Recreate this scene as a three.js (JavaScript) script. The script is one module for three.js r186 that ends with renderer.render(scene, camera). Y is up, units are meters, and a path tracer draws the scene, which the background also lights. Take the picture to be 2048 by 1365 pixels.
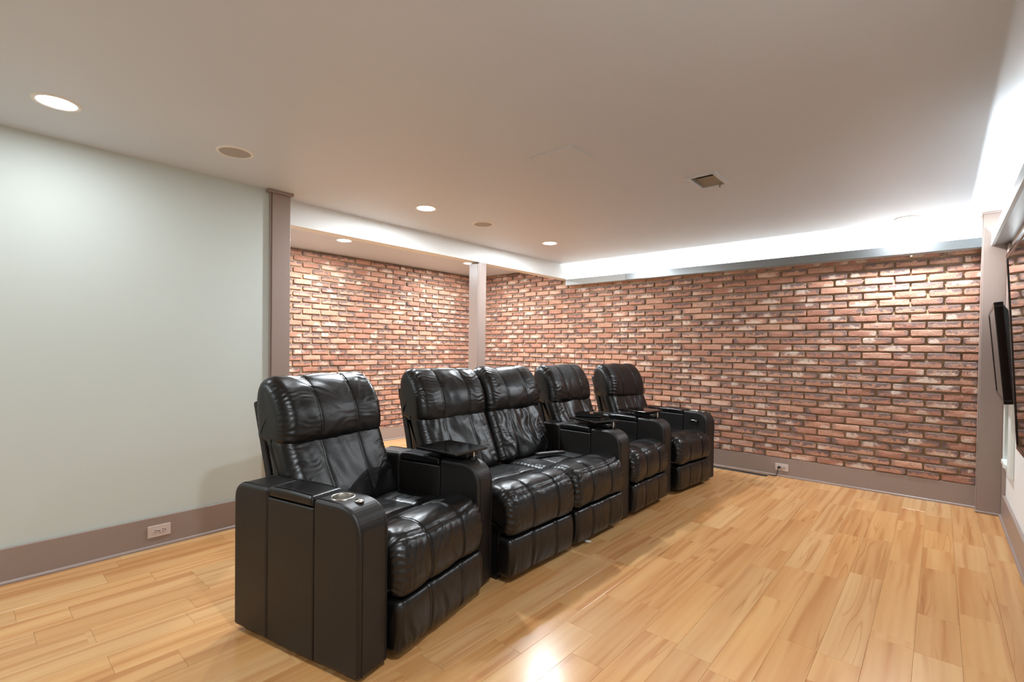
import * as THREE from 'three';
import { RoundedBoxGeometry } from 'three/addons/geometries/RoundedBoxGeometry.js';
import { mergeGeometries } from 'three/addons/utils/BufferGeometryUtils.js';
import { ImprovedNoise } from 'three/addons/math/ImprovedNoise.js';
import { Brush, Evaluator, SUBTRACTION } from 'three-bvh-csg';
import { RectAreaLightUniformsLib } from 'three/addons/lights/RectAreaLightUniformsLib.js';

// ---------------------------------------------------------------- camera, light, exposure
const scene = new THREE.Scene();
scene.background = new THREE.Color(0x000000);
const camera = new THREE.PerspectiveCamera(2 * Math.atan(682.5 / 971.73) * 180 / Math.PI, 2048 / 1365, 0.02, 60);
camera.position.set(0, 1.25, 0);
camera.rotation.order = 'YXZ';
camera.rotation.set(-0.0133, 0.7215, 0.0123);
camera.setViewOffset(2048, 1365, 0, -26.7, 2048, 1365);
camera.updateProjectionMatrix();
const renderer = new THREE.WebGLRenderer({ antialias: true });
renderer.toneMapping = THREE.LinearToneMapping;
renderer.toneMappingExposure = 1.2;
renderer.shadowMap.enabled = true;
RectAreaLightUniformsLib.init();
const LAMP = 11;            // candela of one recessed downlight
const COVE = 200;            // luminance of the hidden light strips
const WARM = new THREE.Color().setRGB(0.90, 0.98, 1.04);
const COOL = new THREE.Color().setRGB(0.90, 0.99, 1.02);

// ---------------------------------------------------------------- room measures (metres)
const YC = 2.354, XW = -3.605, ZB = -5.43, XA = -5.50, XR = 0.392, ZN = 2.6, XH = -3.742, YH = 2.171, BH = 0.185;

// ---------------------------------------------------------------- helpers
function rng(seed) { let a = seed >>> 0; return () => { a = (a + 0x6D2B79F5) >>> 0; let t = a; t = Math.imul(t ^ (t >>> 15), t | 1); t ^= t + Math.imul(t ^ (t >>> 7), t | 61); return ((t ^ (t >>> 14)) >>> 0) / 4294967296; }; }
const perlin = new ImprovedNoise();
const N = (x, y, z) => perlin.noise(x, y, z);
const clamp = (x, a, b) => Math.min(b, Math.max(a, x));
const sstep = (a, b, x) => { const t = clamp((x - a) / (b - a), 0, 1); return t * t * (3 - 2 * t); };
const taken = {};
function numbered(n) { taken[n] = (taken[n] || 0) + 1; return taken[n] === 1 ? n : n + '_' + String(taken[n] - 1).padStart(3, '0'); }
function shade(o) { o.traverse(c => { if (c.isMesh) { c.castShadow = true; c.receiveShadow = true; } }); return o; }
function tag(o, label, category, group, kind) { o.userData.label = label; o.userData.category = category; if (group) o.userData.group = group; if (kind) o.userData.kind = kind; return o; }
function thing(name, label, category, pos = [0, 0, 0], turn = 0, group, kind) { const g = new THREE.Group(); g.name = numbered(name); g.position.set(...pos); g.rotation.y = turn; tag(g, label, category, group, kind); scene.add(g); return g; }
function flat(g) { const q = g.index ? g.toNonIndexed() : g; for (const k of Object.keys(q.attributes)) if (!['position', 'normal', 'uv'].includes(k)) q.deleteAttribute(k); q.morphAttributes = {}; return q; }
function part(name, geos, mat, parent, label) {
  const list = Array.isArray(geos) ? geos : [geos];
  const g = list.length === 1 ? list[0] : mergeGeometries(list.map(flat), false);
  const m = new THREE.Mesh(g, mat); m.name = name; m.castShadow = true; m.receiveShadow = true; if (label) m.userData.label = label; parent.add(m); return m;
}
// box from min to max corner
function bb(x0, y0, z0, x1, y1, z1, r = 0) {
  const w = Math.abs(x1 - x0), h = Math.abs(y1 - y0), d = Math.abs(z1 - z0);
  const g = r > 0 ? new RoundedBoxGeometry(w, h, d, 2, Math.min(r, w / 2.01, h / 2.01, d / 2.01)) : new THREE.BoxGeometry(w, h, d);
  g.translate((x0 + x1) / 2, (y0 + y1) / 2, (z0 + z1) / 2); return g;
}
function cyl(r0, r1, h, n = 24) { return new THREE.CylinderGeometry(r0, r1, h, n); }
function tube(pts, r, seg = 40, rad = 6, closed = false) { return new THREE.TubeGeometry(new THREE.CatmullRomCurve3(pts.map(p => new THREE.Vector3(...p)), closed, 'centripetal'), seg, r, rad, closed); }
function lathe(pts, n = 32) { return new THREE.LatheGeometry(pts.map(p => new THREE.Vector2(p[0], p[1])), n); }
function roundPoly(pts) { // [x, y, radius]
  const s = new THREE.Shape(), n = pts.length;
  for (let i = 0; i < n; i++) {
    const p = pts[i], a = pts[(i + n - 1) % n], b = pts[(i + 1) % n];
    const la = Math.hypot(a[0] - p[0], a[1] - p[1]), lb = Math.hypot(b[0] - p[0], b[1] - p[1]);
    const r = Math.min(p[2] || 0, la * 0.49, lb * 0.49);
    const ax = p[0] + (a[0] - p[0]) / la * r, ay = p[1] + (a[1] - p[1]) / la * r, bx = p[0] + (b[0] - p[0]) / lb * r, by = p[1] + (b[1] - p[1]) / lb * r;
    if (i === 0) s.moveTo(ax, ay); else s.lineTo(ax, ay);
    if (r > 0) s.quadraticCurveTo(p[0], p[1], bx, by);
  }
  s.closePath(); return s;
}
// side profile in (forward, up) swept across l0..l1; local z = -l
function slab(pts, l0, l1, bev, curve = 8) {
  const g = new THREE.ExtrudeGeometry(roundPoly(pts), { depth: Math.max(0.001, (l1 - l0) - 2 * bev), bevelEnabled: bev > 0, bevelThickness: bev, bevelSize: bev, bevelOffset: -bev, bevelSegments: 4, curveSegments: curve });
  g.translate(0, 0, -l1 + bev); return g;
}
function dataTex(w, h, fn, srgb = true) {
  const d = new Uint8Array(w * h * 4);
  for (let j = 0; j < h; j++) for (let i = 0; i < w; i++) { const c = fn(i, j), k = (j * w + i) * 4; d[k] = clamp(c[0], 0, 255); d[k + 1] = clamp(c[1], 0, 255); d[k + 2] = clamp(c[2], 0, 255); d[k + 3] = 255; }
  const t = new THREE.DataTexture(d, w, h, THREE.RGBAFormat); t.magFilter = THREE.LinearFilter; t.minFilter = THREE.LinearMipmapLinearFilter; t.generateMipmaps = true;
  t.wrapS = t.wrapT = THREE.RepeatWrapping; if (srgb) t.colorSpace = THREE.SRGBColorSpace; t.needsUpdate = true; return t;
}
const std = (c, rough, extra = {}) => new THREE.MeshStandardMaterial({ color: new THREE.Color(c), roughness: rough, ...extra });
const phy = (c, rough, extra = {}) => new THREE.MeshPhysicalMaterial({ color: new THREE.Color(c), roughness: rough, ...extra });

// ---------------------------------------------------------------- materials
const R0 = rng(7);
const orange = dataTex(256, 256, (i, j) => { const v = 128 + 60 * N(i / 5, j / 5, 1) + 50 * N(i / 13, j / 13, 2) + (R0() - 0.5) * 20; return [v, v, v]; }, false);
const paintBump = orange.clone(); paintBump.repeat.set(4, 4); paintBump.needsUpdate = true;
const M = {
  wallPaint: std('#c6ccc6', 0.75), white: std('#e6e6e3', 0.6), ceil: std('#ccd3dd', 0.46),
  taupe: std('#95837a', 0.34), silver: std('#8f9293', 0.3, { metalness: 0.9 }), silverWhite: std('#b4b9b9', 0.4),
  mortar: std('#a98d70', 0.95), under: std('#a87a48', 0.9),
  leather: phy('#0d0c0c', 0.31), leatherSide: phy('#15110f', 0.46), thread: std('#0d0c0c', 0.6), shell: std('#201c1a', 0.75),
  gloss: phy('#070707', 0.08), plastic: std('#101010', 0.4), darkPlastic: std('#18181b', 0.5), rubber: std('#141414', 0.7),
  chrome: std('#d8d8d6', 0.16, { metalness: 1 }), steel: std('#bdb9b2', 0.28, { metalness: 1 }),
  screen: phy('#050505', 0.03, { specularIntensity: 1 }), bezel: phy('#1a100d', 0.12),
  grille: std('#a8a3a0', 0.8), vent: std('#9b958b', 0.6), outlet: std('#cbb9b0', 0.4), slot: std('#2a2220', 0.6),
  whiteTrim: std('#dfe3de', 0.4), glassBack: std('#9fb0a4', 0.6), paper: std('#e8e4de', 0.8),
  lamp: new THREE.MeshStandardMaterial({ color: 0xffffff, emissive: WARM, emissiveIntensity: 14 }),
  led: new THREE.MeshStandardMaterial({ color: 0xffffff, emissive: COOL, emissiveIntensity: 8 }),
  glass: new THREE.MeshPhysicalMaterial({ color: new THREE.Color('#dbe8e0'), roughness: 0.03, transmission: 1, thickness: 0 }),
};
M.taupe.bumpMap = paintBump; M.taupe.bumpScale = 0.0001;
// leather grain
const grain = dataTex(256, 256, (i, j) => { const a = Math.abs(N(i / 4.5, j / 4.5, 3.3)), b = Math.abs(N(i / 9, j / 9, 8.1)); const v = 90 + 220 * Math.min(a, b * 1.2); return [v, v, v]; }, false);
for (const m of [M.leather, M.leatherSide]) { m.bumpMap = grain; m.bumpScale = 0.0004; }

// ---------------------------------------------------------------- floor: subfloor + laminate planks
const WT = 2048, WH = 1024, WOODL = 3.0, WOODW = 1.2;
const woodMap = dataTex(WT, WH, (i, j) => {
  const u = i / WT * WOODL, v = j / WH * WOODW;
  const wob = 0.02 * N(u * 1.3, v * 2.1, 0.5) + 0.008 * N(u * 4.0, v * 6, 4.5);
  const w = v + wob;
  const broad = N(u * 0.9, w * 13, 1.7), mid = N(u * 1.6, w * 55, 6.2), fine = N(u * 9, w * 330, 9.9), pore = N(u * 26, w * 620, 12.2);
  const ring = Math.abs(Math.sin((w * 95 + 3.5 * N(u * 1.1, v * 9, 2.2)) * 1.0));
  const red = Math.pow(clamp(0.5 + 1.15 * N(u * 1.2 + 9, w * 34, 15.5), 0, 1), 3.0);
  const vein = Math.pow(1 - clamp(Math.abs(N(u * 1.5, w * 30, 21.1)) * 7, 0, 1), 2) * sstep(0.02, 0.3, N(u * 0.9, v * 7, 30.2));
  let t = 0.55 + 0.5 * broad + 0.16 * mid + 0.09 * fine + 0.06 * (ring - 0.6);
  t -= 0.05 * Math.max(0, pore);
  const pale = [212, 170, 119], honey = [193, 142, 90], rust = [162, 102, 58];
  t = clamp(t, 0, 1);
  const k = clamp(red * 0.38 + vein * 0.45, 0, 1);
  return [0, 1, 2].map(c => { const b = honey[c] + (pale[c] - honey[c]) * t; return b + (rust[c] - b) * k; });
});
const tints = ['#ffffff', '#fbf3ea', '#fff8ee', '#f6ede2'];
const plankMats = tints.map(c => new THREE.MeshPhysicalMaterial({ color: new THREE.Color(c), map: woodMap, roughness: 0.22, specularIntensity: 0.9 }));
{
  const fl = thing('floor', 'honey coloured laminate plank floor', 'floor', [0, 0, 0], 0, null, 'structure');
  part('subfloor', bb(-5.7, -0.1, -5.62, 0.6, -0.0085, 2.8), M.under, fl);
  const r = rng(41), W = 0.1505, X0 = 0.2425, cand = [];
  const known = { '-1': [-3.425], 0: [-3.172], 1: [-3.712, -3.036, -2.634], 2: [-5.013, -4.382, -3.703, -2.65], 3: [-4.045, -3.34, -2.351], 4: [-4.009, -3.19], 6: [-3.065, -1.976], 7: [-3.367] };
  for (let c = -1; c < 38; c++) {
    const xa = X0 - c * W, xb = xa - W;                                    // xa right edge
    if (xb < -5.5) break;
    const ends = (known[c] || []).slice(); const zs = [];
    let z = ends.length ? ends[0] : -5.42 + r() * 0.9;
    let zz = z; while (zz > -5.42) { zs.push(zz); zz -= 0.3 + r() * 0.5; }
    for (let k = 1; k < ends.length; k++) zs.push(ends[k]);
    zz = ends.length ? ends[ends.length - 1] : z; zz += 0.45 + r() * 0.6; while (zz < 2.6) { zs.push(zz); zz += 0.3 + r() * 0.5; }
    zs.push(-5.42, 2.6); zs.sort((a, b) => a - b);
    for (let k = 0; k + 1 < zs.length; k++) if (zs[k + 1] - zs[k] > 0.02) cand.push([Math.min(xa, 0.385), xb, zs[k], zs[k + 1], r(), r(), r()]);
  }
  function plankGeo([xa, xb, za, zb, u0, v0]) {
    const g = 0.0003, e = 0.0007, T = 0, t1 = -0.0005, B = -0.0085;
    const x0 = xb + g, x1 = xa - g, z0 = za + g, z1 = zb - g;
    const P = [[x0 + e, T, z0 + e], [x1 - e, T, z0 + e], [x1 - e, T, z1 - e], [x0 + e, T, z1 - e], [x0, t1, z0], [x1, t1, z0], [x1, t1, z1], [x0, t1, z1], [x0, B, z0], [x1, B, z0], [x1, B, z1], [x0, B, z1]];
    const idx = [0, 3, 2, 0, 2, 1]; for (const o of [0, 4]) for (let k = 0; k < 4; k++) { const a = o + k, b = o + (k + 1) % 4; idx.push(a, b, b + 4, a, b + 4, a + 4); }
    const pos = [], uv = [];
    for (const q of idx) { pos.push(...P[q]); uv.push(u0 + (P[q][2] - za) / WOODL, v0 + (P[q][0] - xb) / WOODW); }
    const G = new THREE.BufferGeometry(); G.setAttribute('position', new THREE.Float32BufferAttribute(pos, 3)); G.setAttribute('uv', new THREE.Float32BufferAttribute(uv, 2)); G.computeVertexNormals(); return G;
  }
  // seen planks first: in front of the camera, right of the left wall, not in the closed part behind it
  const seen = c => { const cx = (c[0] + c[1]) / 2, cz = (c[2] + c[3]) / 2; const d = -(cx * -0.6606 + cz * -0.7508); return { c, s: (cx < XW ? 50 : 0) + (cz > -0.1 && cx > -2.3 ? 40 : 0) + (c[3] > 0.2 ? 25 : 0) + Math.abs(d) * 0.2 }; };
  const list = cand.map(seen).sort((a, b) => a.s - b.s);
  const rest = [];
  list.forEach(({ c }, k) => { const g = plankGeo(c); if (k < 290) part('plank' + (k ? '_' + String(k).padStart(3, '0') : ''), g, plankMats[Math.floor(c[6] * 3.999)], fl); else rest.push(g); });
  const m = part('plank_rest', rest, plankMats[0], fl); m.name = 'farther_planks'; m.userData.kind = 'stuff';
}

// ---------------------------------------------------------------- ceiling with real openings for lamps and vent
const LAMPS = [
  [-3.07, -0.297, 'recessed ceiling downlight nearest the left edge, above the plain grey wall', 0.2],
  [-3.09, -2.454, 'recessed ceiling downlight between the two round ceiling speakers', 1],
  [-3.09, -4.09, 'recessed ceiling downlight beyond the farther round speaker, near the brick corner', 1],
  [-0.217, -5.14, 'recessed ceiling downlight close to the brick wall, near the corner column', 1],
  [-4.70, -2.66, 'recessed downlight in the brick alcove nearer the first post', 1.3],
  [-4.66, -4.42, 'recessed downlight in the brick alcove just left of the slim post', 1.3],
  [-3.07, 1.55, 'recessed ceiling downlight behind the viewpoint, over the left wall', 0.85],
  [-0.217, -0.75, 'recessed ceiling downlight just above and ahead of the viewpoint', 1],
];
const VENT = [-1.228, -3.335, -1.082, -3.10];
{
  const s = new THREE.Shape(); s.moveTo(-5.75, -2.85); s.lineTo(0.6, -2.85); s.lineTo(0.6, 5.66); s.lineTo(-5.75, 5.66); s.closePath();
  for (const [x, z] of LAMPS) { const h = new THREE.Path(); h.absarc(x, -z, 0.074, 0, Math.PI * 2, true); s.holes.push(h); }
  const h = new THREE.Path(); h.moveTo(VENT[0], -VENT[1]); h.lineTo(VENT[2], -VENT[1]); h.lineTo(VENT[2], -VENT[3]); h.lineTo(VENT[0], -VENT[3]); h.closePath(); s.holes.push(h);
  const g = new THREE.ExtrudeGeometry(s, { depth: 0.14, bevelEnabled: false, curveSegments: 24 }); g.rotateX(-Math.PI / 2); g.translate(0, YC, 0);
  const c = part('ceiling', g, M.ceil, scene); tag(c, 'smooth off white painted ceiling', 'ceiling', null, 'structure');
}

// ---------------------------------------------------------------- walls
function structure(name, geos, mat, label, category = 'wall') { const m = part(numbered(name), geos, mat, scene); return tag(m, label, category, null, 'structure'); }
structure('wall_left', bb(XW - 0.14, 0, -1.47, XW, YC, ZN), M.wallPaint, 'plain pale grey green painted wall on the left');
structure('wall_rear', bb(-5.7, 0, ZN, 0.6, YC, ZN + 0.12), M.wallPaint, 'plain painted wall behind the viewpoint');
structure('wall_alcove_end', bb(XA - 0.1, 0, -1.28, XW - 0.14, YC, -1.18), M.wallPaint, 'plain painted end wall of the alcove behind the left wall');
{ // right wall with a window opening
  const s = new THREE.Shape(); s.moveTo(-5.6, 0); s.lineTo(ZN, 0); s.lineTo(ZN, YC); s.lineTo(-5.6, YC); s.closePath();
  const h = new THREE.Path(); h.moveTo(-5.12, 0.47); h.lineTo(-5.12, 1.36); h.lineTo(-4.86, 1.36); h.lineTo(-4.86, 0.47); h.closePath(); s.holes.push(h);
  const g = new THREE.ExtrudeGeometry(s, { depth: 0.12, bevelEnabled: false }); g.rotateY(-Math.PI / 2); g.translate(XR + 0.12, 0, 0);
  const w = part('wall_right', g, M.white, scene); tag(w, 'white painted wall carrying the two screens', 'wall', null, 'structure');
  const win = thing('window_1', 'narrow white framed window below the smaller screen', 'window', [XR, 0, -4.99], 0, null, 'structure');
  part('jamb', bb(-0.022, 0.40, 0.13, 0.0, 1.42, 0.30, 0.004), M.whiteTrim, win);
  part('jamb', bb(-0.022, 0.40, -0.19, 0.0, 1.42, -0.13, 0.004), M.whiteTrim, win);
  part('head_casing', bb(-0.022, 1.36, -0.13, 0.0, 1.42, 0.13, 0.004), M.whiteTrim, win);
  part('sill', bb(-0.034, 0.44, -0.13, 0.05, 0.47, 0.13, 0.004), M.whiteTrim, win);
  part('apron', bb(-0.018, 0.40, -0.13, 0.0, 0.44, 0.13, 0.004), M.whiteTrim, win);
  part('pane', bb(0.05, 0.47, -0.13, 0.055, 1.36, 0.13), M.glass, win);
  part('window_back', bb(0.115, 0.45, -0.15, 0.12, 1.38, 0.15), M.glassBack, win);
}

// ---------------------------------------------------------------- brick veneer
const CW = 256, CHh = 72, NCX = 4, NCY = 12;
const brickCells = []; { const r = rng(1234); for (let k = 0; k < NCX * NCY; k++) brickCells.push({ dark: r() < 0.78 ? 0.7 + r() * 0.3 : r() * 0.3, endA: r() < 0.45 ? r() : 0, endB: r() < 0.45 ? r() : 0, wash: r() < 0.42 ? 0.55 + r() * 0.45 : r() * 0.2, wx: r(), wy: 0.3 + r() * 0.6, ww: 0.18 + r() * 0.3, hue: r(), s: r() * 90 }); }
function brickPix(i, j) {
  const cx = Math.floor(i / CW), cy = Math.floor(j / CHh), b = brickCells[(cy * NCX + cx) % brickCells.length];
  const u = (i % CW) / CW, v = (j % CHh) / CHh; // v 0 bottom .. 1 top
  const x = u * 3.2, y = v;
  const n1 = N(x * 2.2, y * 2.4, b.s), n2 = N(x * 7, y * 7, b.s + 5), n3 = N(x * 22, y * 22, b.s + 11), n4 = N(x * 48, y * 48, b.s + 17);
  const base = [[186, 134, 110], [194, 144, 120], [176, 124, 103], [202, 154, 130]][Math.floor(b.hue * 3.999)];
  let c = base.map((q, k) => q + 14 * n1 + 13 * n2 + 12 * n3 + 10 * n4);
  let dk = b.dark * sstep(0.38, 0.74, v + 0.5 * n1 + 0.2 * n2 + 0.06 * n3);
  dk = Math.max(dk, b.endA * sstep(0.26, 0.06, u + 0.16 * n1 + 0.07 * n2), b.endB * sstep(0.74, 0.94, u + 0.16 * n1 + 0.07 * n2));
  dk *= 0.82 + 0.3 * n3;
  const wq = Math.hypot((u - b.wx) / b.ww, (v - b.wy + 0.15) / 0.55);
  let wh = b.wash * sstep(1.05, 0.35, wq + 0.5 * n1 + 0.25 * n2) * (0.85 + 0.6 * n3);
  const edge = Math.min(u * 3.2, (1 - u) * 3.2, v, 1 - v); wh = Math.max(wh, 0.3 * sstep(0.12, 0.02, edge + 0.1 * n2));
  dk = clamp(dk, 0, 0.92); wh = clamp(wh, 0, 0.85);
  c = c.map((q, k) => q + ([96, 84, 85][k] - q) * dk); c = c.map((q, k) => q + ([226, 207, 190][k] - q) * wh);
  const pit = sstep(0.32, 0.5, N(x * 13, y * 13, b.s + 31)) * 0.5; c = c.map((q, k) => q + ([96, 62, 44][k] - q) * pit);
  return c;
}
const brickMap = dataTex(CW * NCX, CHh * NCY, brickPix);
const brickBump = dataTex(CW * NCX, CHh * NCY, (i, j) => { const cx = Math.floor(i / CW), cy = Math.floor(j / CHh), s = brickCells[(cy * NCX + cx) % brickCells.length].s; const u = (i % CW) / CW * 3.2, v = (j % CHh) / CHh; const q = 140 + 60 * N(u * 4, v * 4, s + 40) + 45 * N(u * 14, v * 14, s + 44) + 25 * N(u * 40, v * 40, s + 47) - 90 * sstep(0.32, 0.5, N(u * 13, v * 13, s + 31)); return [q, q, q]; }, false);
const brickMat = std('#ffffff', 0.88, { map: brickMap, bumpMap: brickBump, bumpScale: 0.004 });
{ // sanded mortar colour
  const t = dataTex(256, 256, (i, j) => { const n = N(i / 3, j / 3, 2) * 24 + N(i / 30, j / 30, 5) * 22; return [166 + n, 138 + n, 108 + n]; }); t.repeat.set(6, 3); M.mortar.map = t; M.mortar.color.set('#ffffff');
}
const BL = 0.2225, BC = 0.0669;
// front along +z, centred on its back; width w, height h
function brickGeo(w, h, cell, r) {
  const j = () => (r() - 0.5), d = 0.016 + r() * 0.006, ch = 0.004 + r() * 0.008, out = [];
  const ring = [[-w / 2 + ch, -h / 2], [w * 0.22 * j(), -h / 2], [w / 2 - ch, -h / 2], [w / 2, -h / 2 + ch], [w / 2, h / 2 - ch], [w / 2 - ch, h / 2], [w * 0.22 * j(), h / 2], [-w / 2 + ch, h / 2], [-w / 2, h / 2 - ch], [-w / 2, -h / 2 + ch]];
  const o = ring.map(p => [p[0] * (1 - 0.035 * r()), p[1] * (1 - 0.2 * r() * r())]);
  const f = o.map(p => [p[0] * (1 - (0.0025 + r() * 0.002) / (w / 2)), p[1] * (1 - (0.003 + r() * 0.002) / (h / 2))]);
  const zf = o.map(() => d - 0.0015 * r()), zc = d + 0.0008, zm = d - 0.004;
  const pos = [], uv = [], cx = cell % NCX, cy = Math.floor(cell / NCX);
  const UV = p => [(cx + 0.03 + 0.94 * clamp(p[0] / w + 0.5, 0, 1)) / NCX, (cy + 0.05 + 0.9 * clamp(p[1] / h + 0.5, 0, 1)) / NCY];
  const put = (p, z) => { pos.push(p[0], p[1], z); uv.push(...UV(p)); };
  for (let k = 0; k < 10; k++) {
    const q = (k + 1) % 10;
    put([0, 0], zc); put(f[k], zf[k]); put(f[q], zf[q]);
    put(f[k], zf[k]); put(o[k], zm); put(o[q], zm); put(f[k], zf[k]); put(o[q], zm); put(f[q], zf[q]);
    put(o[k], zm); put(o[k], 0); put(o[q], 0); put(o[k], zm); put(o[q], 0); put(o[q], zm);
  }
  const g = new THREE.BufferGeometry(); g.setAttribute('position', new THREE.Float32BufferAttribute(pos, 3)); g.setAttribute('uv', new THREE.Float32BufferAttribute(uv, 2)); g.computeVertexNormals(); return g;
}
const rb = rng(99), brickLib = []; for (let k = 0; k < 48; k++) brickLib.push(brickGeo(BL - 0.0125, BC - 0.0125, k, rb));
function brickWall(name, label, a0, a1, y0, y1, place, phase, rowBottom, score, skip) {
  const g = thing(name, label, 'wall', [0, 0, 0], 0, null, 'structure');
  const r = rng(name.length * 31), cand = [];
  for (let k = -40; k < 40; k++) {
    const yb = rowBottom + k * BC, yt = yb + BC; if (yt <= y0 + 0.012 || yb >= y1 - 0.012) continue;
    const off = phase + ((k % 2 + 2) % 2) * BL * 0.5;
    for (let n = -40; n < 40; n++) {
      let xa = off + n * BL, xb = xa + BL; if (xb <= a0 + 0.02 || xa >= a1 - 0.02) continue;
      const cut = xa < a0 || xb > a1 || yb < y0 || yt > y1;
      const X0 = Math.max(xa, a0), X1 = Math.min(xb, a1), Y0 = Math.max(yb, y0), Y1 = Math.min(yt, y1);
      cand.push({ cx: (X0 + X1) / 2, cy: (Y0 + Y1) / 2, w: X1 - X0 - 0.0125, h: Y1 - Y0 - (yt > y1 || yb < y0 ? 0.006 : 0.0125), cut, cell: Math.floor(r() * 48), flip: 0, dz: r() * 0.007, rz: (r() - 0.5) * 0.012, dy: (r() - 0.5) * 0.003, dx: (r() - 0.5) * 0.006 });
    }
  }
  for (const c of cand) c.s = score(c);
  cand.sort((p, q) => q.s - p.s);
  const rest = [];
  let idx = 0;
  for (const c of cand) {
    if (c.w < 0.015 || c.h < 0.012 || (skip && skip(c))) continue;
    const geo = c.cut ? brickGeo(c.w, c.h, c.cell, r) : brickLib[c.cell];
    const m = new THREE.Mesh(geo, brickMat); place(m, c); m.updateMatrix();
    if (idx < 300) { m.name = idx ? 'brick_' + String(idx).padStart(3, '0') : 'brick'; m.castShadow = m.receiveShadow = true; g.add(m); } else rest.push(geo.clone().applyMatrix4(m.matrix));
    idx++;
  }
  if (rest.length) { const q = part('smaller_bricks', rest, brickMat, g); q.userData.kind = 'stuff'; }
  return g;
}
const fwd = (x, z) => -(x * Math.sin(0.7215) + z * Math.cos(0.7215));
{
  const g = brickWall('wall_back', 'long red brown brick wall with recessed mortar at the end of the room', -5.49, 0.245, 0.17, 2.354, (m, c) => { m.position.set(c.cx + c.dx, c.cy + c.dy, ZB + c.dz); m.rotation.z = c.rz; }, 0.0256 - 25 * 0, 0.188 - BC * 0 - 0.006 + BC * 25 - BC * 25,
    c => { let s = 1 / fwd(c.cx, ZB) ** 2; if (c.cy > 2.1 && c.cx > XH) s -= 9; if (c.cx < -1.6 && c.cy < 1.1) s -= 5; if (c.cx < -2.1 && c.cy < 1.15) s -= 3; return s; }, c => c.cy > 2.13 && c.cx > XH - 0.10);
  part('mortar_bed', bb(-5.62, 0, ZB - 0.13, 0.5, 2.16, ZB), M.mortar, g);
  part('alcove_mortar', bb(-5.62, 2.16, ZB - 0.13, XH - 0.05, YC, ZB), M.mortar, g);
  part('upper_wall', bb(XH - 0.05, 2.1605, ZB - 0.13, 0.5, YC, ZB + 0.014), M.white, g, 'white painted strip of wall above the brick');
}
{
  const g = brickWall('wall_alcove', 'red brown brick wall inside the alcove on the left', -5.41, -1.28, 0.17, YC, (m, c) => { m.position.set(XA + c.dz, c.cy + c.dy, c.cx + c.dx); m.rotation.set(c.rz, Math.PI / 2, 0, 'YXZ'); m.rotation.set(0, Math.PI / 2, 0); }, -2.59, 2.2834 - 0.006,
    c => { let s = 1 / fwd(XA, c.cx) ** 2 + (c.cx > -2.2 ? -5 : 0) + (c.cy < 1.05 ? -3 : 0) + (c.cx < -4.9 ? -1 : 0); return s; });
  part('mortar_bed', bb(XA - 0.12, 0, -5.56, XA, YC, -1.2), M.mortar, g);
}

// ---------------------------------------------------------------- baseboards, posts, header, fascias
function baseboard(name, label, axis, a0, a1, wall, dir) { // dir: +1 / -1 direction out of the wall
  const g = thing(name, label, 'baseboard', [0, 0, 0], 0, null, 'structure');
  const box = (o0, y0, o1, y1, r) => axis === 'z' ? bb(Math.min(wall + dir * o0, wall + dir * o1), y0, a0, Math.max(wall + dir * o0, wall + dir * o1), y1, a1, r) : bb(a0, y0, Math.min(wall + dir * o0, wall + dir * o1), a1, y1, Math.max(wall + dir * o0, wall + dir * o1), r);
  part('board', box(0, 0, 0.018, BH, 0.003), M.taupe, g);
  const sh = new THREE.Shape(); sh.moveTo(0, 0); sh.lineTo(0.012, 0); sh.lineTo(0.012, 0.006); sh.absarc(0, 0.006, 0.012, 0, Math.PI / 2, false); sh.lineTo(0, 0.018); sh.closePath();
  const e = new THREE.ExtrudeGeometry(sh, { depth: a1 - a0, bevelEnabled: false, curveSegments: 6 });
  if (axis === 'z') { if (dir < 0) e.rotateY(Math.PI); e.translate(wall + dir * 0.018, 0, dir < 0 ? a1 : a0); }
  else { e.rotateY(-Math.PI / 2); e.translate(a1, 0, wall + dir * 0.018); }
  part('shoe_moulding', e, M.taupe, g);
}
baseboard('baseboard_left', 'wide taupe baseboard with rounded shoe along the left wall', 'z', -1.46, ZN, XW, 1);
baseboard('baseboard_back', 'wide taupe baseboard under the long brick wall', 'x', -5.47, 0.24, ZB + 0.001, 1);
baseboard('baseboard_alcove', 'taupe baseboard under the alcove brick', 'z', -5.40, -1.28, XA + 0.001, 1);
baseboard('baseboard_right', 'taupe baseboard below the screens', 'z', -5.40, ZN, XR, -1);
{ // post at the end of the left wall
  const g = thing('trim_1', 'broad taupe post at the end of the plain left wall', 'post', [-3.66, 0, -1.53], 0, null, 'structure');
  part('shaft', bb(-0.14, 0, -0.068, 0.083, YC - 0.022, 0.06, 0.003), M.taupe, g);
  part('edge_bead', bb(-0.1, 0, 0.06, 0.074, YC - 0.022, 0.072, 0.004), M.taupe, g);
  part('cap', bb(-0.15, YC - 0.022, -0.085, 0.102, YC, 0.095, 0.004), M.taupe, g);
}
{ // slim post under the header
  const g = thing('trim_2', 'slim pale taupe post standing under the alcove header', 'post', [-3.808, 0, -3.745], 0, null, 'structure');
  part('room_face', bb(0.048, 0, -0.066, 0.066, YH, 0.047, 0.003), M.taupe, g);
  part('near_face', bb(-0.066, 0, 0.047, 0.066, YH - 0.016, 0.066, 0.003), M.taupe, g);
  part('core', bb(-0.066, 0, -0.066, 0.048, YH, 0.047), M.taupe, g);
}
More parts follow.
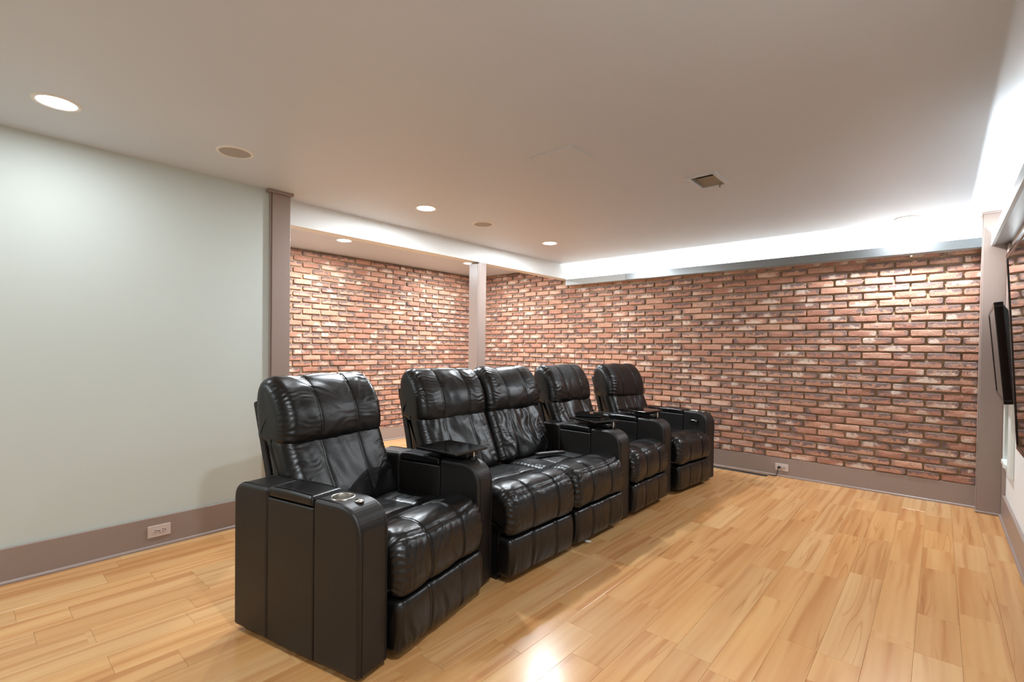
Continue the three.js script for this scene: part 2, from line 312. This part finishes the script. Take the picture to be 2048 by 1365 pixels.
{ // board column in the corner by the screens
  const g = thing('trim_3', 'flat taupe corner column between brick wall and white screen wall', 'column', [0.305, 0, -5.35], 0, null, 'structure');
  part('shaft', bb(-0.064, 0, -0.08, 0.069, YC - 0.012, 0.068, 0.003), M.taupe, g);
  part('side_bead', bb(-0.070, 0, -0.08, -0.064, YC - 0.012, 0.050, 0.002), M.taupe, g);
  part('cap', bb(-0.076, YC - 0.014, -0.08, 0.063, YC, 0.078, 0.003), M.taupe, g);
  part('shoe', bb(-0.074, 0, -0.08, 0.063, 0.018, 0.080, 0.006), M.taupe, g);
  part('wall_board', bb(0.069, 0.186, 0.06, 0.086, 2.08, 0.16, 0.002), M.taupe, g);
}
structure('trim_4', bb(XH - 0.118, YH, ZB + 0.016, XH, YC, -1.60), M.white, 'white header beam over the alcove opening', 'beam');
{ // cove fascia on the brick wall
  const g = thing('trim_5', 'brushed silver cove fascia along the top of the brick wall', 'cove', [0, 0, 0], 0, null, 'structure');
  part('fascia', bb(-2.86, 2.089, -5.327, 0.2395, 2.166, -5.309, 0.002), M.silver, g);
  part('end_fascia', bb(-3.732, 2.087, -5.327, -2.862, 2.166, -5.309, 0.002), M.silverWhite, g, 'whiter end piece');
  part('ledge', bb(-3.732, 2.087, ZB + 0.016, 0.2395, 2.099, -5.327), M.silverWhite, g);
  part('end_cap', bb(-3.738, 2.087, ZB + 0.016, -3.732, 2.166, -5.309), M.white, g);
}
{ // cove fascia on the screen wall
  const g = thing('trim_6', 'silver cove fascia running along the screen wall towards the viewer', 'cove', [0, 0, 0], 0, null, 'structure');
  part('fascia', bb(0.285, 2.087, -5.281, 0.303, 2.166, ZN, 0.002), M.silverWhite, g);
  part('ledge', bb(0.303, 2.087, -5.281, XR - 0.001, 2.099, ZN), M.silver, g);
}
// hidden light strips
{
  const a = thing('light_strip', 'cool white light strip hidden behind the cove over the brick wall', 'light strip', [0, 0, 0], 0, 'cove light strips');
  part('strip', bb(-3.70, 2.1, -5.370, 0.22, 2.106, -5.362), M.led, a);
  const l = new THREE.RectAreaLight(COOL, COVE, 3.9, 0.006); l.position.set(-1.74, 2.109, -5.366); l.lookAt(-1.74, 3, -5.366); a.add(l);
  const b = thing('light_strip', 'cool white light strip hidden behind the cove over the screens', 'light strip', [0, 0, 0], 0, 'cove light strips');
  part('strip', bb(0.341, 2.1, -5.26, 0.349, 2.106, -3.0), M.led, b);
  const k = new THREE.RectAreaLight(COOL, COVE, 2.25, 0.006); k.position.set(0.345, 2.109, -4.13); k.rotation.set(Math.PI / 2, 0, Math.PI / 2); b.add(k);
}

// ---------------------------------------------------------------- ceiling fittings
for (const [x, z, label, p] of LAMPS) {
  const g = thing('downlight', label, 'downlight', [x, YC, z], 0, 'recessed ceiling downlights');
  part('trim_ring', lathe([[0.070, 0.0], [0.072, -0.004], [0.086, -0.005], [0.09, 0.0]], 40), M.white, g);
  part('can', lathe([[0.0735, 0.0], [0.066, 0.045], [0.060, 0.085], [0.001, 0.088]], 32), M.white, g);
  part('lamp', lathe([[0.001, -0.010], [0.030, -0.008], [0.052, 0.002], [0.062, 0.018], [0.001, 0.030]], 32), M.lamp, g, 'glowing lamp face');
  const s = new THREE.RectAreaLight(WARM, LAMP * p / 0.0081, 0.09, 0.09); s.position.set(0, -0.012, 0); s.rotation.x = -Math.PI / 2; g.add(s);
}
for (const [x, z, label] of [[-3.054, -1.045, 'round flush ceiling speaker nearer the viewer, with grey grille'], [-3.08, -3.09, 'round flush ceiling speaker farther away, between two downlights']]) {
  const g = thing('ceiling_speaker', label, 'speaker', [x, YC, z], 0, 'ceiling speakers');
  part('rim', lathe([[0.081, 0.0], [0.081, -0.006], [0.094, -0.004], [0.096, 0.0]], 40), M.white, g);
  part('grille', lathe([[0.001, -0.004], [0.06, -0.0038], [0.0815, -0.002]], 40), M.grille, g, 'grey perforated grille');
}
{
  const g = thing('access_panel', 'flush square access panel in the ceiling left of the vent', 'panel', [-1.663, YC, -2.295]);
  part('door', bb(-0.143, -0.004, -0.104, 0.143, 0, 0.104, 0.002), M.ceil, g);
  part('frame', [bb(-0.15, -0.003, -0.112, -0.144, 0, 0.112), bb(0.144, -0.003, -0.112, 0.15, 0, 0.112), bb(-0.144, -0.003, -0.112, 0.144, 0, -0.105), bb(-0.144, -0.003, 0.105, 0.144, 0, 0.112)], M.ceil, g);
}
{
  const cx = (VENT[0] + VENT[2]) / 2, cz = (VENT[1] + VENT[3]) / 2, hx = (VENT[2] - VENT[0]) / 2, hz = (VENT[3] - VENT[1]) / 2;
  const g = thing('air_vent', 'square ceiling air vent with dark open throat and angled blade', 'vent', [cx, YC, cz]);
  part('frame', [bb(-hx - 0.025, -0.006, -hz - 0.028, -hx, 0, hz + 0.028), bb(hx, -0.006, -hz - 0.028, hx + 0.025, 0, hz + 0.028), bb(-hx, -0.006, -hz - 0.028, hx, 0, -hz), bb(-hx, -0.006, hz, hx, 0, hz + 0.028)], M.ceil, g);
  part('duct', [bb(-hx, 0.0, -hz, -hx + 0.002, 0.55, hz), bb(hx - 0.002, 0, -hz, hx, 0.55, hz), bb(-hx, 0, -hz, hx, 0.55, -hz + 0.002), bb(-hx, 0, hz - 0.002, hx, 0.55, hz), bb(-hx, 0.548, -hz, hx, 0.55, hz)], M.vent, g);
  { const s = bb(-hx + 0.003, -0.001, -0.06, hx - 0.003, 0.001, 0.056); s.rotateX(-0.22); s.translate(0, 0.016, -0.057); part('blade', s, M.vent, g); }
  const lv = bb(-0.004, -0.022, -0.004, 0.004, 0.01, 0.012, 0.002); lv.translate(hx - 0.03, 0, -hz + 0.0); part('lever', lv, M.vent, g);
}

// ---------------------------------------------------------------- outlets, cord and raceway
function outlet(name, label, pos, turn) {
  const g = thing(name, label, 'outlet', pos, turn, 'duplex outlets in the baseboards');
  part('plate', bb(-0.0585, -0.036, 0, 0.0585, 0.036, 0.006, 0.003), M.outlet, g);
  for (const s of [-1, 1]) {
    const f = new THREE.CylinderGeometry(0.0165, 0.0165, 0.004, 24); f.rotateX(Math.PI / 2); f.translate(s * 0.0195, 0, 0.0062); const c = part('receptacle', f, M.outlet, g);
    part('slot', [bb(s * 0.0195 - 0.006, 0.005, 0.0083, s * 0.0195 + 0.004, 0.0078, 0.0088), bb(s * 0.0195 - 0.006, -0.0078, 0.0083, s * 0.0195 + 0.004, -0.005, 0.0088), bb(s * 0.0195 + 0.008, -0.003, 0.0083, s * 0.0195 + 0.013, 0.003, 0.0088)], M.slot, c);
  }
  const sc = new THREE.CylinderGeometry(0.003, 0.003, 0.002, 10); sc.rotateX(Math.PI / 2); sc.translate(0, 0, 0.0066); part('screw', sc, M.slot, g);
  return g;
}
outlet('wall_outlet', 'duplex outlet with nothing plugged in, in the left baseboard', [XW + 0.018, 0.100, -0.809], Math.PI / 2);
outlet('wall_outlet', 'duplex outlet with a black plug, in the baseboard under the brick', [-1.159, 0.093, ZB + 0.019], 0);
{
  const g = thing('power_cord', 'short black cord plugged into the outlet under the brick wall', 'cord', [-1.18, 0, -5.40]);
  const p = bb(-0.011, 0.082, 0.0005, 0.011, 0.104, 0.03, 0.006); part('plug', p, M.rubber, g);
  part('cable', tube([[0, 0.092, 0.028], [0, 0.085, 0.045], [-0.006, 0.05, 0.05], [-0.012, 0.018, 0.045], [-0.035, 0.007, 0.036], [-0.09, 0.006, 0.032]], 0.0035, 30, 8), M.rubber, g);
}
{
  const g = thing('cord_cover', 'flat black floor cord cover lying along the brick wall baseboard', 'cord cover', [-2.0, 0, -5.335]);
  const sh = roundPoly([[-0.03, 0, 0], [0.03, 0, 0], [0.022, 0.009, 0.003], [-0.022, 0.009, 0.003]]); const e = new THREE.ExtrudeGeometry(sh, { depth: 1.75, bevelEnabled: false }); e.rotateY(Math.PI / 2); e.translate(-1.02, 0, 0); e.rotateY(-0.012); part('strip', e, M.darkPlastic, g);
}

// ---------------------------------------------------------------- screens on the right wall
function tv(name, label, w, h, pos, yaw, tilt, deep, taper) { // screen faces local -x, width along z
  const g = thing(name, label, 'television', pos, 0); g.rotation.set(0, yaw, tilt, 'YXZ');
  const b = 0.022;
  part('bezel', [bb(-0.001, -h / 2, -w / 2, 0.042, -h / 2 + b, w / 2, 0.004), bb(-0.001, h / 2 - b, -w / 2, 0.042, h / 2, w / 2, 0.004), bb(-0.001, -h / 2 + b, -w / 2, 0.042, h / 2 - b, -w / 2 + b, 0.004), bb(-0.001, -h / 2 + b, w / 2 - b, 0.042, h / 2 - b, w / 2, 0.004)], M.bezel, g);
  part('screen', bb(0.003, -h / 2 + b, -w / 2 + b, 0.03, h / 2 - b, w / 2 - b), M.screen, g, 'glossy black screen mirroring the bricks');
  const sh = roundPoly([[0.03, -h / 2 + 0.006, 0], [0.042, -h / 2 + 0.006, 0], [deep, -h / 2 + 0.02, 0.01], [deep, h / 2 - taper, 0.03], [0.042, h / 2 - 0.02, 0], [0.03, h / 2 - 0.02, 0]]);
  const e = new THREE.ExtrudeGeometry(sh, { depth: w - 0.02, bevelEnabled: false }); e.translate(0, 0, -w / 2 + 0.01); part('back_housing', e, M.plastic, g);
  return g;
}
{
  const s = tv('television', 'smaller black wall television tilted down, beside the corner column', 1.09, 0.615, [0.284, 1.254, -4.65], -0.033, 0.09, 0.082, 0.10);
  part('wall_mount', bb(0.06, -0.1, -0.15, 0.106, 0.05, 0.15, 0.004), M.plastic, s);
  const b = tv('television', 'large black wall television cut off by the right picture edge', 1.68, 0.953, [0.2634, 1.2615, -2.56], 0, 0.0558, 0.085, 0.16);
  part('wall_mount', bb(0.08, -0.1, -0.25, 0.124, 0.1, 0.25, 0.004), M.plastic, b);
}

// ---------------------------------------------------------------- recliners
// padded form: closed profile in (forward, up) carried across l0..l1, its ends rolled in, then displaced along its normal
function cushion(ctrl, l0, l1, { ns = 150, nt = 70, R = 0.05, disp, tension = 0.5 }) {
  const curve = new THREE.CatmullRomCurve3(ctrl.map(p => new THREE.Vector3(p[0], p[1], 0)), true, 'catmullrom', tension);
  const pts = curve.getSpacedPoints(ns).slice(0, ns), len = curve.getLength();
  let area = 0; for (let i = 0; i < ns; i++) { const a = pts[i], b = pts[(i + 1) % ns]; area += a.x * b.y - b.x * a.y; }
  const sg = area > 0 ? 1 : -1;
  const nrm = pts.map((p, i) => { const a = pts[(i + ns - 1) % ns], b = pts[(i + 1) % ns]; const dx = b.x - a.x, dy = b.y - a.y, L = Math.hypot(dx, dy); return [sg * dy / L, -sg * dx / L]; });
  const pos = [], uv = [], idx = [], W = l1 - l0;
  const at = (i, tt, lift) => { const l = l0 + W * tt, e = Math.min(tt, 1 - tt) * W, k = e < R ? 1 - Math.sqrt(Math.max(0, 1 - (1 - e / R) ** 2)) : 0; const d = disp(i / ns * len, tt, pts[i].x, pts[i].y, l, e, nrm[i]) * (1 - 0.75 * k) - R * k + lift; return [pts[i].x + nrm[i][0] * d, pts[i].y + nrm[i][1] * d, -l]; };
  for (let j = 0; j <= nt; j++) {
    const q = j / nt, t = 0.5 - 0.5 * Math.cos(Math.PI * q) * (1) ; const tt = 0.55 * t + 0.45 * q;
    const l = l0 + W * tt, e = Math.min(tt, 1 - tt) * W;
    const k = e < R ? 1 - Math.sqrt(Math.max(0, 1 - (1 - e / R) ** 2)) : 0;
    for (let i = 0; i < ns; i++) {
      const d = disp(i / ns * len, tt, pts[i].x, pts[i].y, l, e, nrm[i]) * (1 - 0.75 * k) - R * k;
      pos.push(pts[i].x + nrm[i][0] * d, pts[i].y + nrm[i][1] * d, -l); uv.push(i / ns * len * 8, l * 8);
    }
  }
  for (let j = 0; j < nt; j++) for (let i = 0; i < ns; i++) { const a = j * ns + i, b = j * ns + (i + 1) % ns, c = a + ns, d = b + ns; if (sg > 0) idx.push(a, c, b, b, c, d); else idx.push(a, b, c, b, d, c); }
  for (const j of [0, nt]) { // end caps
    let cx = 0, cy = 0; for (let i = 0; i < ns; i++) { cx += pos[(j * ns + i) * 3]; cy += pos[(j * ns + i) * 3 + 1]; }
    const ci = pos.length / 3; pos.push(cx / ns, cy / ns, pos[j * ns * 3 + 2]); uv.push(0, 0);
    for (let i = 0; i < ns; i++) { const a = j * ns + i, b = j * ns + (i + 1) % ns; if ((j === 0) === (sg > 0)) idx.push(ci, a, b); else idx.push(ci, b, a); }
  }
  const g = new THREE.BufferGeometry(); g.setAttribute('position', new THREE.Float32BufferAttribute(pos, 3)); g.setAttribute('uv', new THREE.Float32BufferAttribute(uv, 2)); g.setIndex(idx); g.computeVertexNormals(); g.userData = { at, pts, nrm, ns }; return g;
}
function stitches(geo, parent, tts, keep, W, cross) { // thread lines beside the sewn seams
  const { at, pts, nrm, ns } = geo.userData;
  for (const t of tts) for (const o of [-0.0075, 0.0075]) {
    let run = []; const runs = [run]; for (let i = 0; i < ns; i++) if (keep(pts[i], nrm[i])) run.push(at(i, t + o / W, 0.0004)); else if (run.length) { run = []; runs.push(run); }
    for (const q of runs) if (q.length > 4) part('stitching', tube(q, 0.0008, q.length * 2, 4), M.thread, parent);
  }
  if (cross) { let bi = 0, bd = 9; pts.forEach((p, i) => { const d = Math.hypot(p.x - cross[0], p.y - cross[1]); if (d < bd) { bd = d; bi = i; } }); for (const o of [-2, 2]) { const q = []; for (let k = 0; k <= 60; k++) { const tt = 0.06 + 0.88 * k / 60; q.push(at(bi + o - Math.round(4 * Math.pow(Math.abs(tt - 0.5) * 2, 3)), tt, 0.0006)); } part('stitching', tube(q, 0.0009, 120, 4), M.thread, parent); } }
  delete geo.userData.at; geo.userData = {};
}
const groove = (x, w) => Math.exp(-(x / w) * (x / w));
const ridge = (x, y, z) => { const n = N(x, y, z); return 1 - Math.abs(n) * 2.4; };
function panels(tt, seams, puff, depth, W, w = 0.006) { // puffed panels between fore-aft seams
  const s = [0, ...seams, 1]; let d = 0;
  for (let k = 0; k + 1 < s.length; k++) if (tt >= s[k] && tt <= s[k + 1]) { const q = (tt - s[k]) / (s[k + 1] - s[k]) * 2 - 1; d += puff * (1 - Math.pow(Math.abs(q), 2.4)); }
  for (const q of seams) d -= depth * groove((tt - q) * W, w);
  return d;
}
function seatUnit(g, l0, l1, seed, back, crumple = 1) { // head pillow, back pillow, seat pad, footrest, rear shell
  const S = seed * 17.3, W = l1 - l0, m = 0.004, sm = [0.32, 0.69];
  const B = p => p.map(q => [q[0] + back, q[1]]);
  // rear shell
  part('back_shell', slab([[-0.888, 0.975, 0.015], [-0.852, 0.985, 0.012], [-0.80, 0.80, 0.05], [-0.69, 0.42, 0.05], [-0.66, 0.12, 0.01], [-0.72, 0.12, 0.01], [-0.79, 0.62, 0.05]].map(q => [q[0] + back, q[1], q[2]]), l0 + 0.012, l1 - 0.012, 0.012), M.shell, g);
  // back pillow
  const bp = B([[-0.80, 0.82], [-0.72, 0.845], [-0.66, 0.815], [-0.628, 0.76], [-0.603, 0.70], [-0.565, 0.62], [-0.53, 0.54], [-0.505, 0.47], [-0.53, 0.42], [-0.62, 0.41], [-0.70, 0.48], [-0.75, 0.62]]);
  const gb = cushion(bp, l0 + m, l1 - m, { R: 0.06, ns: 170, nt: 96, disp: (s, tt, f, y, l, e, n) => {
    let d = panels(tt, sm, 0.005, 0.0035, W, 0.004);
    const front = sstep(0.1, 0.7, n[0]);
    d += 0.009 * N(f * 4, y * 4 + S, l * 6) + 0.0045 * crumple * front * ridge(l * 8 + 1.5 * N(y * 5, l * 4, S), y * 3.0, S + 3) * sstep(0.0, 0.1, e);
    d += 0.002 * crumple * front * N(l * 26 + y * 8, y * 8, S + 9);
    d += 0.0045 * Math.exp(-e / 0.07) * Math.sin(s * 230 + 7 * N(s * 9, l * 14, S)) * (0.45 + 1.3 * N(s * 17, l * 9, S + 1));
    return d; } }); stitches(gb, part('back_pillow', gb, M.leather, g), sm, (p, n) => n[0] > 0.3 && p.y < 0.82, W);
  // head pillow
  const hp = B([[-0.86, 0.79], [-0.76, 0.758], [-0.685, 0.754], [-0.640, 0.79], [-0.633, 0.855], [-0.650, 0.94], [-0.685, 1.01], [-0.73, 1.065], [-0.785, 1.098], [-0.845, 1.085], [-0.88, 1.03], [-0.885, 0.95], [-0.875, 0.87]]);
  const gh = cushion(hp, l0 + m, l1 - m, { R: 0.065, ns: 170, nt: 96, disp: (s, tt, f, y, l, e, n) => {
    let d = panels(tt, sm, 0.004, 0.0032, W, 0.004);
    d += 0.011 * N(f * 3, y * 3 + S, l * 4.5 + 2) + 0.0012 * N(l * 16, s * 22, S + 2) + 0.0018 * ridge(l * 7, y * 12 + 2 * N(l * 5, y * 5, S), S + 6) * sstep(0.03, 0.12, e);
    d += 0.0045 * Math.exp(-e / 0.075) * Math.sin(s * 230 + 8 * N(s * 10, l * 13, S)) * (0.4 + 1.4 * N(s * 17, l * 9, S + 4));
    for (const q of sm) d += 0.0005 * groove((tt - q) * W, 0.014) * Math.sin(s * 260 + 3 * N(s * 8, S, 2));
    return d; } }); stitches(gh, part('head_pillow', gh, M.leather, g), sm, (p, n) => n[0] > -0.3 && p.y > 0.80, W);
  // seat pad
  const sp = [[-0.56, 0.30], [-0.57, 0.40], [-0.53, 0.452], [-0.45, 0.466], [-0.32, 0.470], [-0.22, 0.470], [-0.15, 0.492], [-0.07, 0.500], [-0.005, 0.480], [0.035, 0.438], [0.050, 0.38], [0.050, 0.31], [0.030, 0.262], [-0.02, 0.252], [-0.25, 0.26]];
  const gs = cushion(sp, l0 + m, l1 - m, { R: 0.055, ns: 200, nt: 100, tension: 0.5, disp: (s, tt, f, y, l, e, n) => {
    const up = sstep(0.2, 0.8, n[1]), fr = sstep(0.25, 0.85, n[0]);
    let d = panels(tt, sm, 0.005, f > -0.2 ? 0.0035 : 0.002, W, 0.0045) * (up + fr > 0.2 ? 1 : 0.4);
    d -= 0.016 * up * groove(f + 0.205 + 0.035 * Math.cos((tt - 0.5) * 3), 0.013);           // cross crease
    d -= 0.008 * groove(f - 0.012 + 0.02 * Math.pow(Math.abs(tt - 0.5) * 2, 3), 0.007) * (y > 0.4 ? 1 : 0);   // front top seam
    d += 0.008 * N(f * 6, l * 6, S) * (up + fr);
    d += up * 0.0016 * ridge(f * 30 + 2 * N(l * 6, f * 6, S + 2), l * 6, S + 1) * sstep(0.03, 0.1, e);
    d += fr * 0.0022 * ridge(l * 30 + 2.0 * N(y * 6, l * 5, S), y * 4, S + 5);
    d += 0.007 * Math.exp(-e / 0.04) * Math.sin(s * 200 + 6 * N(s * 10, l * 20, S)) * (fr + 0.3 * up);
    return d; } }); stitches(gs, part('seat_pad', gs, M.leather, g), sm, (p, n) => (n[0] > 0.2 || n[1] > 0.4) && p.x > -0.19 && p.y > 0.27, W, [0.012, 0.462]);
  // footrest
  const fp = [[-0.05, 0.243], [0.0, 0.246], [0.034, 0.235], [0.046, 0.19], [0.046, 0.12], [0.038, 0.06], [0.018, 0.037], [-0.03, 0.037], [-0.06, 0.08], [-0.06, 0.2]];
  const gf = cushion(fp, l0 + 0.012, l1 - 0.012, { R: 0.03, ns: 110, nt: 90, disp: (s, tt, f, y, l, e, n) => {
    const fr = sstep(0.2, 0.8, n[0]);
    return fr * (panels(tt, sm, 0.004, 0.0035, W, 0.0045) + 0.004 * N(l * 7, y * 6, S + 30) + 0.0022 * ridge(l * 30 + 2 * N(y * 7, l * 5, S + 8), y * 3.5, S + 12)); } }); stitches(gf, part('footrest', gf, M.leather, g), sm, (p, n) => n[0] > 0.4, W - 0.024);
  // hidden base with glides
  part('base', [bb(-0.66, 0.03, -l1 + 0.03, -0.05, 0.27, -l0 - 0.03, 0.005), bb(-0.62, 0.0, -l0 - 0.07, -0.57, 0.03, -l0 - 0.03), bb(-0.62, 0.0, -l1 + 0.03, -0.57, 0.03, -l1 + 0.07), bb(-0.12, 0.0, -l0 - 0.07, -0.07, 0.03, -l0 - 0.03), bb(-0.12, 0.0, -l1 + 0.03, -0.07, 0.03, -l1 + 0.07)], M.plastic, g);
}
const csg = new Evaluator(); csg.useGroups = false;
function bored(geo, x, z) { // the well for the cup holder
  const solid = geo.clone(); solid.clearGroups();
  const A = new Brush(solid), h = new THREE.CylinderGeometry(0.0415, 0.0415, 0.12, 40); h.clearGroups(); h.translate(x, 0.64, z); const B = new Brush(h); A.updateMatrixWorld(); B.updateMatrixWorld();
  const r = csg.evaluate(A, B, SUBTRACTION).geometry; r.clearGroups(); return r;
}
function arm(g, l0, l1, kind) { // kind: 'cup' (lid + cup holder) or 'tray'
  const b = 0.016, y0 = 0.022, a = new THREE.Group(); a.name = 'arm'; g.add(a);
  const rear = slab([[-0.76, y0, 0.02], [-0.527, y0, 0], [-0.527, 0.655, 0.02], [-0.76, 0.652, 0.075]], l0, l1, b, 10);
  const mid = slab([[-0.5285, y0, 0], [-0.2485, y0, 0], [-0.2485, 0.618, 0], [-0.5285, 0.618, 0]], l0 + 0.001, l1 - 0.001, 0.007);
  const front = slab([[-0.25, y0, 0], [0.0, y0, 0.02], [0.0, 0.655, 0.15], [-0.25, 0.656, 0.02]], l0, l1, b, 14);
  part('rear_panel', rear, M.leatherSide, a); part('middle_panel', mid, M.leatherSide, a); part('front_panel', kind === 'cup' ? bored(front, -0.172, -(l0 + l1) / 2) : front, M.leatherSide, a);
  part('console_lid', slab([[-0.523, 0.622, 0], [-0.254, 0.622, 0], [-0.256, 0.661, 0.017], [-0.40, 0.666, 0.1], [-0.521, 0.661, 0.017]], l0 + 0.001, l1 - 0.001, 0.012), M.leather, a);
  // stitched seams that follow the top and the front roll
  for (const l of [l0 + 0.017, l1 - 0.017]) {
    part('seam', [tube([[-0.245, 0.6572, -l], [-0.16, 0.657, -l], [-0.09, 0.651, -l], [-0.045, 0.632, -l], [-0.015, 0.600, -l], [0.0012, 0.56, -l], [0.0012, 0.40, -l], [0.0012, 0.12, -l], [0.0012, 0.03, -l]], 0.0016, 60, 5), tube([[-0.735, 0.640, -l], [-0.70, 0.6535, -l], [-0.62, 0.6555, -l], [-0.54, 0.6555, -l]], 0.0016, 24, 5), tube([[-0.51, 0.6635, -l - 0.002], [-0.40, 0.6665, -l - 0.002], [-0.27, 0.6635, -l - 0.002]], 0.0016, 24, 5)], M.thread, a);
  }
  part('front_seam', tube([[0.0015, 0.575, -l0 - 0.016], [0.0018, 0.573, -(l0 + l1) / 2], [0.0015, 0.575, -l1 + 0.016]], 0.0014, 16, 5), M.thread, a);
  for (const f of [-0.72, -0.10]) part('glide', bb(f, 0, -l1 + 0.03, f + 0.06, y0 + 0.002, -l0 - 0.03), M.rubber, a);
  const c = (l0 + l1) / 2;
  if (kind === 'cup') {
    const q = part('cup_holder', lathe([[0.001, 0.584], [0.036, 0.585], [0.0385, 0.64], [0.0395, 0.658], [0.043, 0.6605], [0.0475, 0.659], [0.048, 0.6555]], 40), M.steel, a, 'stainless steel cup well'); q.position.set(-0.172, 0, -c);
    const k = part('control_knob', lathe([[0.019, 0.655], [0.0195, 0.659], [0.016, 0.6605], [0.012, 0.6595], [0.008, 0.662], [0.001, 0.6625]], 28), M.chrome, a, 'chrome control button'); k.position.set(-0.085, -0.002, -c - 0.004);
  }
  return a;
}
function trayTable(g, f, l, turn, stemF, stemL) {
  const t = new THREE.Group(); t.name = 'tray_table'; t.userData.label = 'glossy black swivel tray'; g.add(t);
  const top = part('tray_top', new RoundedBoxGeometry(0.30, 0.016, 0.255, 3, 0.007), M.gloss, t); top.position.set(f, 0.705, -l); top.rotation.y = turn;
  part('stem', (() => { const c = cyl(0.006, 0.006, 0.055, 14); c.translate(stemF, 0.678, -stemL); return c; })(), M.chrome, t, 'chrome pivot pin');
  part('bracket', bb(stemF - 0.20, 0.664, -stemL - 0.055, stemF - 0.01, 0.690, -stemL + 0.05, 0.006), M.plastic, t);
  part('socket', (() => { const c = cyl(0.02, 0.022, 0.012, 20); c.translate(stemF, 0.66, -stemL); return c; })(), M.gloss, t);
}
const D = Math.PI / 180;
{
  const g = thing('recliner', 'black leather recliner nearest the viewer with two arms, angled at the row end', 'recliner', [-1.565, 0, -0.955], 12.5 * D, 'row of black leather theatre seats');
  arm(g, 0, 0.155, 'cup'); seatUnit(g, 0.155, 0.797, 1, 0); arm(g, 0.797, 0.937, 'tray'); trayTable(g, -0.225, 0.873, -0.15, -0.10, 0.90);
  for (const y of [0.42, 0.35, 0.28]) { const c = cyl(0.005, 0.005, 0.006, 10); c.rotateX(Math.PI / 2); c.translate(-0.02, y, -0.158); part('bolt', c, M.steel, g); }
}
{
  const g = thing('loveseat_recliner', 'black leather two seat recliner with no armrest between its seats', 'loveseat', [-1.70, 0, -1.874], 0, 'row of black leather theatre seats');
  seatUnit(g, 0.0, 0.617, 2, -0.065, 1.5); seatUnit(g, 0.618, 1.235, 3, -0.065, 2.2); arm(g, 1.237, 1.392, 'tray'); trayTable(g, -0.30, 1.37, -0.33, -0.12, 1.35);
  const t = bb(-0.006, 0.012, -0.80, 0.045, 0.016, -0.775, 0.001); part('care_tag', t, M.paper, g, 'small white tag peeking out underneath');
}
{
  const g = thing('recliner', 'black leather recliner between the two seat unit and the farthest seat, single arm with tray', 'recliner', [-1.712, 0, -3.270], 0, 'row of black leather theatre seats');
  seatUnit(g, 0, 0.612, 4, -0.06); arm(g, 0.612, 0.767, 'tray'); trayTable(g, -0.30, 0.77, -0.18, -0.11, 0.715);
}
{
  const g = thing('recliner', 'black leather recliner farthest from the viewer, its outer arm beside the brick wall', 'recliner', [-1.70, 0, -4.06], -6 * D, 'row of black leather theatre seats');
  seatUnit(g, 0, 0.612, 5, -0.03); const a = arm(g, 0.612, 0.767, 'cup');
  const e = cyl(0.048, 0.048, 0.008, 28); e.scale(1, 1, 0.72); e.rotateX(Math.PI / 2); e.translate(-0.135, 0.568, -0.609); part('lever_plate', e, M.plastic, a);
  part('recline_lever', tube([[-0.165, 0.566, -0.600], [-0.15, 0.572, -0.592], [-0.12, 0.574, -0.592], [-0.10, 0.566, -0.600]], 0.006, 20, 8), M.chrome, a, 'chrome recline lever');
}

// ---------------------------------------------------------------- loose things
{
  const g = thing('remote_control', 'slim black remote control lying on the second seat of the loveseat', 'remote', [-2.085, 0.486, -2.80], 67 * D);
  part('body', bb(-0.115, 0, -0.02, 0.115, 0.02, 0.02, 0.006), M.darkPlastic, g);
  const bt = []; for (let i = 0; i < 8; i++) for (let j = -1; j <= 1; j++) bt.push(bb(-0.085 + i * 0.02, 0.019, j * 0.011 - 0.0035, -0.075 + i * 0.02, 0.0215, j * 0.011 + 0.0035)); part('buttons', bt, M.grille, g);
  part('power_button', bb(0.092, 0.019, -0.004, 0.1, 0.022, 0.004, 0.001), std('#a81f18', 0.4), g, 'red power button');
}
{
  const g = thing('media_box', 'flat black box resting on the tray of the two seat unit', 'box', [-2.085, 0.7135, -3.315], 20 * D);
  part('case', bb(-0.10, 0, -0.065, 0.10, 0.026, 0.065, 0.005), M.plastic, g);
  part('lid_edge', bb(-0.102, 0.022, -0.067, 0.102, 0.028, 0.067, 0.002), M.gloss, g);
}

scene.traverse(o => { if (o.isMesh) { o.castShadow = true; o.receiveShadow = true; } });
renderer.render(scene, camera);
